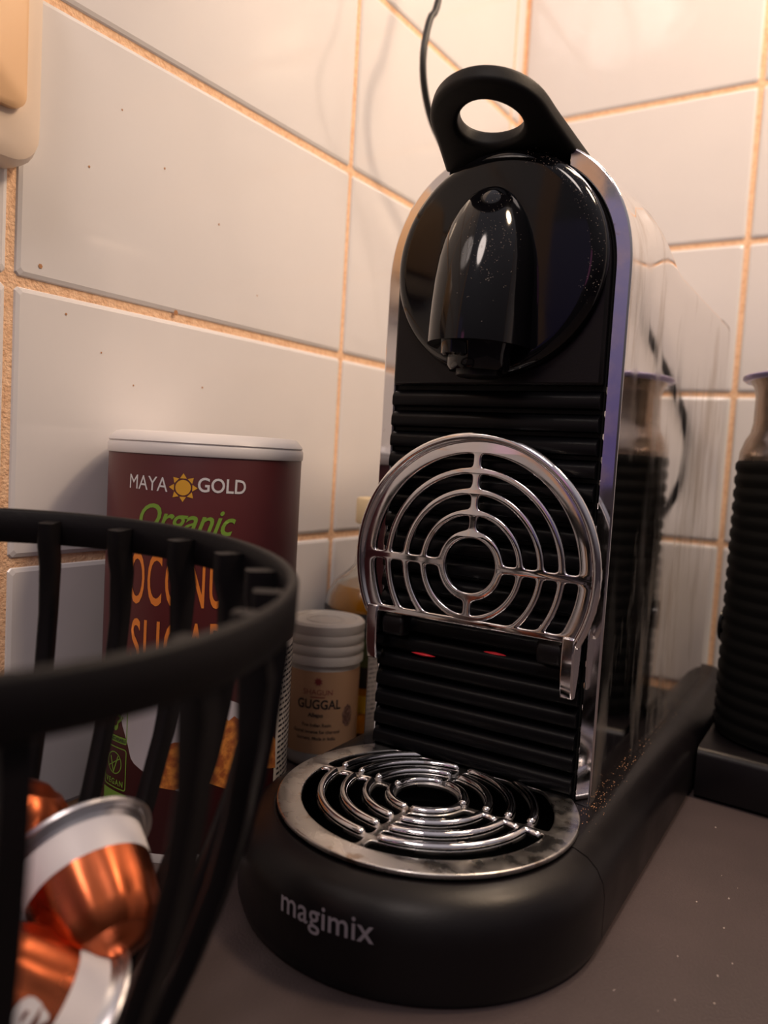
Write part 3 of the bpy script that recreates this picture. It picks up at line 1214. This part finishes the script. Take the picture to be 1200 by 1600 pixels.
def make_capsule():
    t = thing('coffee_capsule', '', 'coffee capsule', (0, 0, 0))
    # axis +z : flange at z=0, dome towards +z
    bm = bmesh.new()
    prof = [(1.45, 1.02), (1.36, 1.55), (1.25, 2.1), (1.12, 2.42), (0.92, 2.6), (0.85, 2.58), (0.55, 2.78), (0.02, 2.85)]
    lathe(bm, prof, 72, cap0=False, flute=lambda a, k: (0.025 * math.cos(12 * a) if 1 <= k <= 3 else 0))
    obj('copper_dome', bm, M_COP, t, angle=50)
    bm = bmesh.new()
    lathe(bm, [(1.52, 0.22), (1.50, 0.6), (1.455, 1.03)], 64, cap0=False, cap1=False)
    obj('white_band', bm, M_CAPW, t)
    bm = bmesh.new()
    lathe(bm, [(0.02, -0.10), (1.4, -0.10), (1.6, -0.02), (1.80, -0.05), (1.86, 0.02), (1.84, 0.09), (1.74, 0.08), (1.68, 0.16), (1.60, 0.12), (1.53, 0.24), (1.5, 0.3)],
          64, cap0=False, cap1=False)
    obj('foil_flange', bm, M_ALU, t, angle=50)
    return t


caps = [
    # flange centre, axis (towards dome), label
    ((10.57, -4.45, 5.06), (0.84, -0.22, -0.49), 'copper capsule with white band in the middle of the basket, dome pointing down'),
    ((12.6, -6.0, 2.35), (-0.42, -0.62, 0.64), 'copper capsule at the bottom edge of the photo, white script letter on it'),
    ((8.75, -5.7, 3.8), (0.0, 0.40, 0.92), 'copper capsule dome standing behind the banded one, near the canister'),
    ((8.0, -8.3, 4.2), (0.75, 0.1, 0.65), 'copper capsule at the far left of the basket, dome turned right'),
    ((10.0, -8.8, 1.0), (0.0, 0.2, 1.0), 'copper capsule lying on the basket floor, dome up'),
]
cap0 = make_capsule()
for i, (p, ax, lab) in enumerate(caps):
    if i == 0:
        t = cap0
    else:
        t = cap0.copy()
        COL.objects.link(t)
        for ch in list(cap0.children):
            if ch.name.startswith('script'):
                continue
            c = ch.copy()
            COL.objects.link(c)
            c.parent = t
    t.location = Vector(p) * CM
    q = Vector(ax).normalized().to_track_quat('Z', 'Y')
    t.rotation_mode = 'QUATERNION'
    t.rotation_quaternion = q @ Matrix.Rotation(0.4 * i, 4, 'Z').to_quaternion()
    tag(t, lab, 'coffee capsule', 'copper capsules in the basket')
    if i == 1:
        vl = t.rotation_quaternion.inverted() @ (Vector((26.56, -16.43, 15.07)) - Vector(p))
        bm = text_bm('e', 1.5, 0.04, 1.0, 0.3)
        wrap(bm, 1.30, math.atan2(vl.y, vl.x) - 0.25, 1.15, 0.13, 0)
        obj('script_letter', bm, M_CAPW, t, smooth=False)

# ------------------------------------------------------------------ cables
bm = bmesh.new()
pts = [(0.2, 23.5, 60), (2.4, 23.6, 55), (3.5, 23.0, 45), (3.5, 21.88, 39.6), (3.5, 21.14, 38.26), (3.5, 20.72, 36.76), (3.5, 20.74, 35.46),
       (3.5, 21.16, 34.32), (3.5, 21.98, 33.29), (3.5, 23.16, 32.52), (3.6, 24.6, 31.5), (4.6, 28, 29.0), (6.8, 33, 25), (8.2, 37.5, 18), (8.4, 39.6, 9), (8.0, 39.7, 2), (7.2, 39.3, 0.3)]
tube(bm, catmull(pts, 8), 0.19, 10)
tag(obj('power_cable', bm, M_CORD), 'thin black cable hanging behind the raised lever', 'cable')
bm = bmesh.new()


def mloc(a, d, z):
    return (MX + a * math.cos(MYAW) - d * math.sin(MYAW), MY + a * math.sin(MYAW) + d * math.cos(MYAW), z)


pts = [mloc(22, 28.4, 52), mloc(17, 28, 40), mloc(12.6, 27.2, 28.4), mloc(10.4, 27, 23.6), mloc(9.1, 27, 21.2), mloc(7.9, 27, 18.4), mloc(7.6, 27, 15.9),
       mloc(8.3, 27, 13.2), mloc(10.5, 26.6, 9), mloc(11.5, 25.5, 4), mloc(11.5, 24, 0.35), mloc(11.2, 22, 0.32)]
tube(bm, catmull(pts, 8), 0.26, 10)
tag(obj('appliance_cord', bm, M_CORD), 'dark cord mirrored in the machine side panel, hanging by the back wall', 'cable')

# crumbs on the worktop
bm = bmesh.new()
pp = []
for _ in range(70):
    x, y = rnd.uniform(20.8, 40), rnd.uniform(-4, 21)
    pp.append((x, y, 0.02))
crumbs(bm, pp, 0.015, 0.05)
tag(obj('worktop_crumbs', bm, M_DUST, smooth=False), 'pale crumbs scattered on the dark worktop right of the machine', 'crumbs', None, 'stuff')
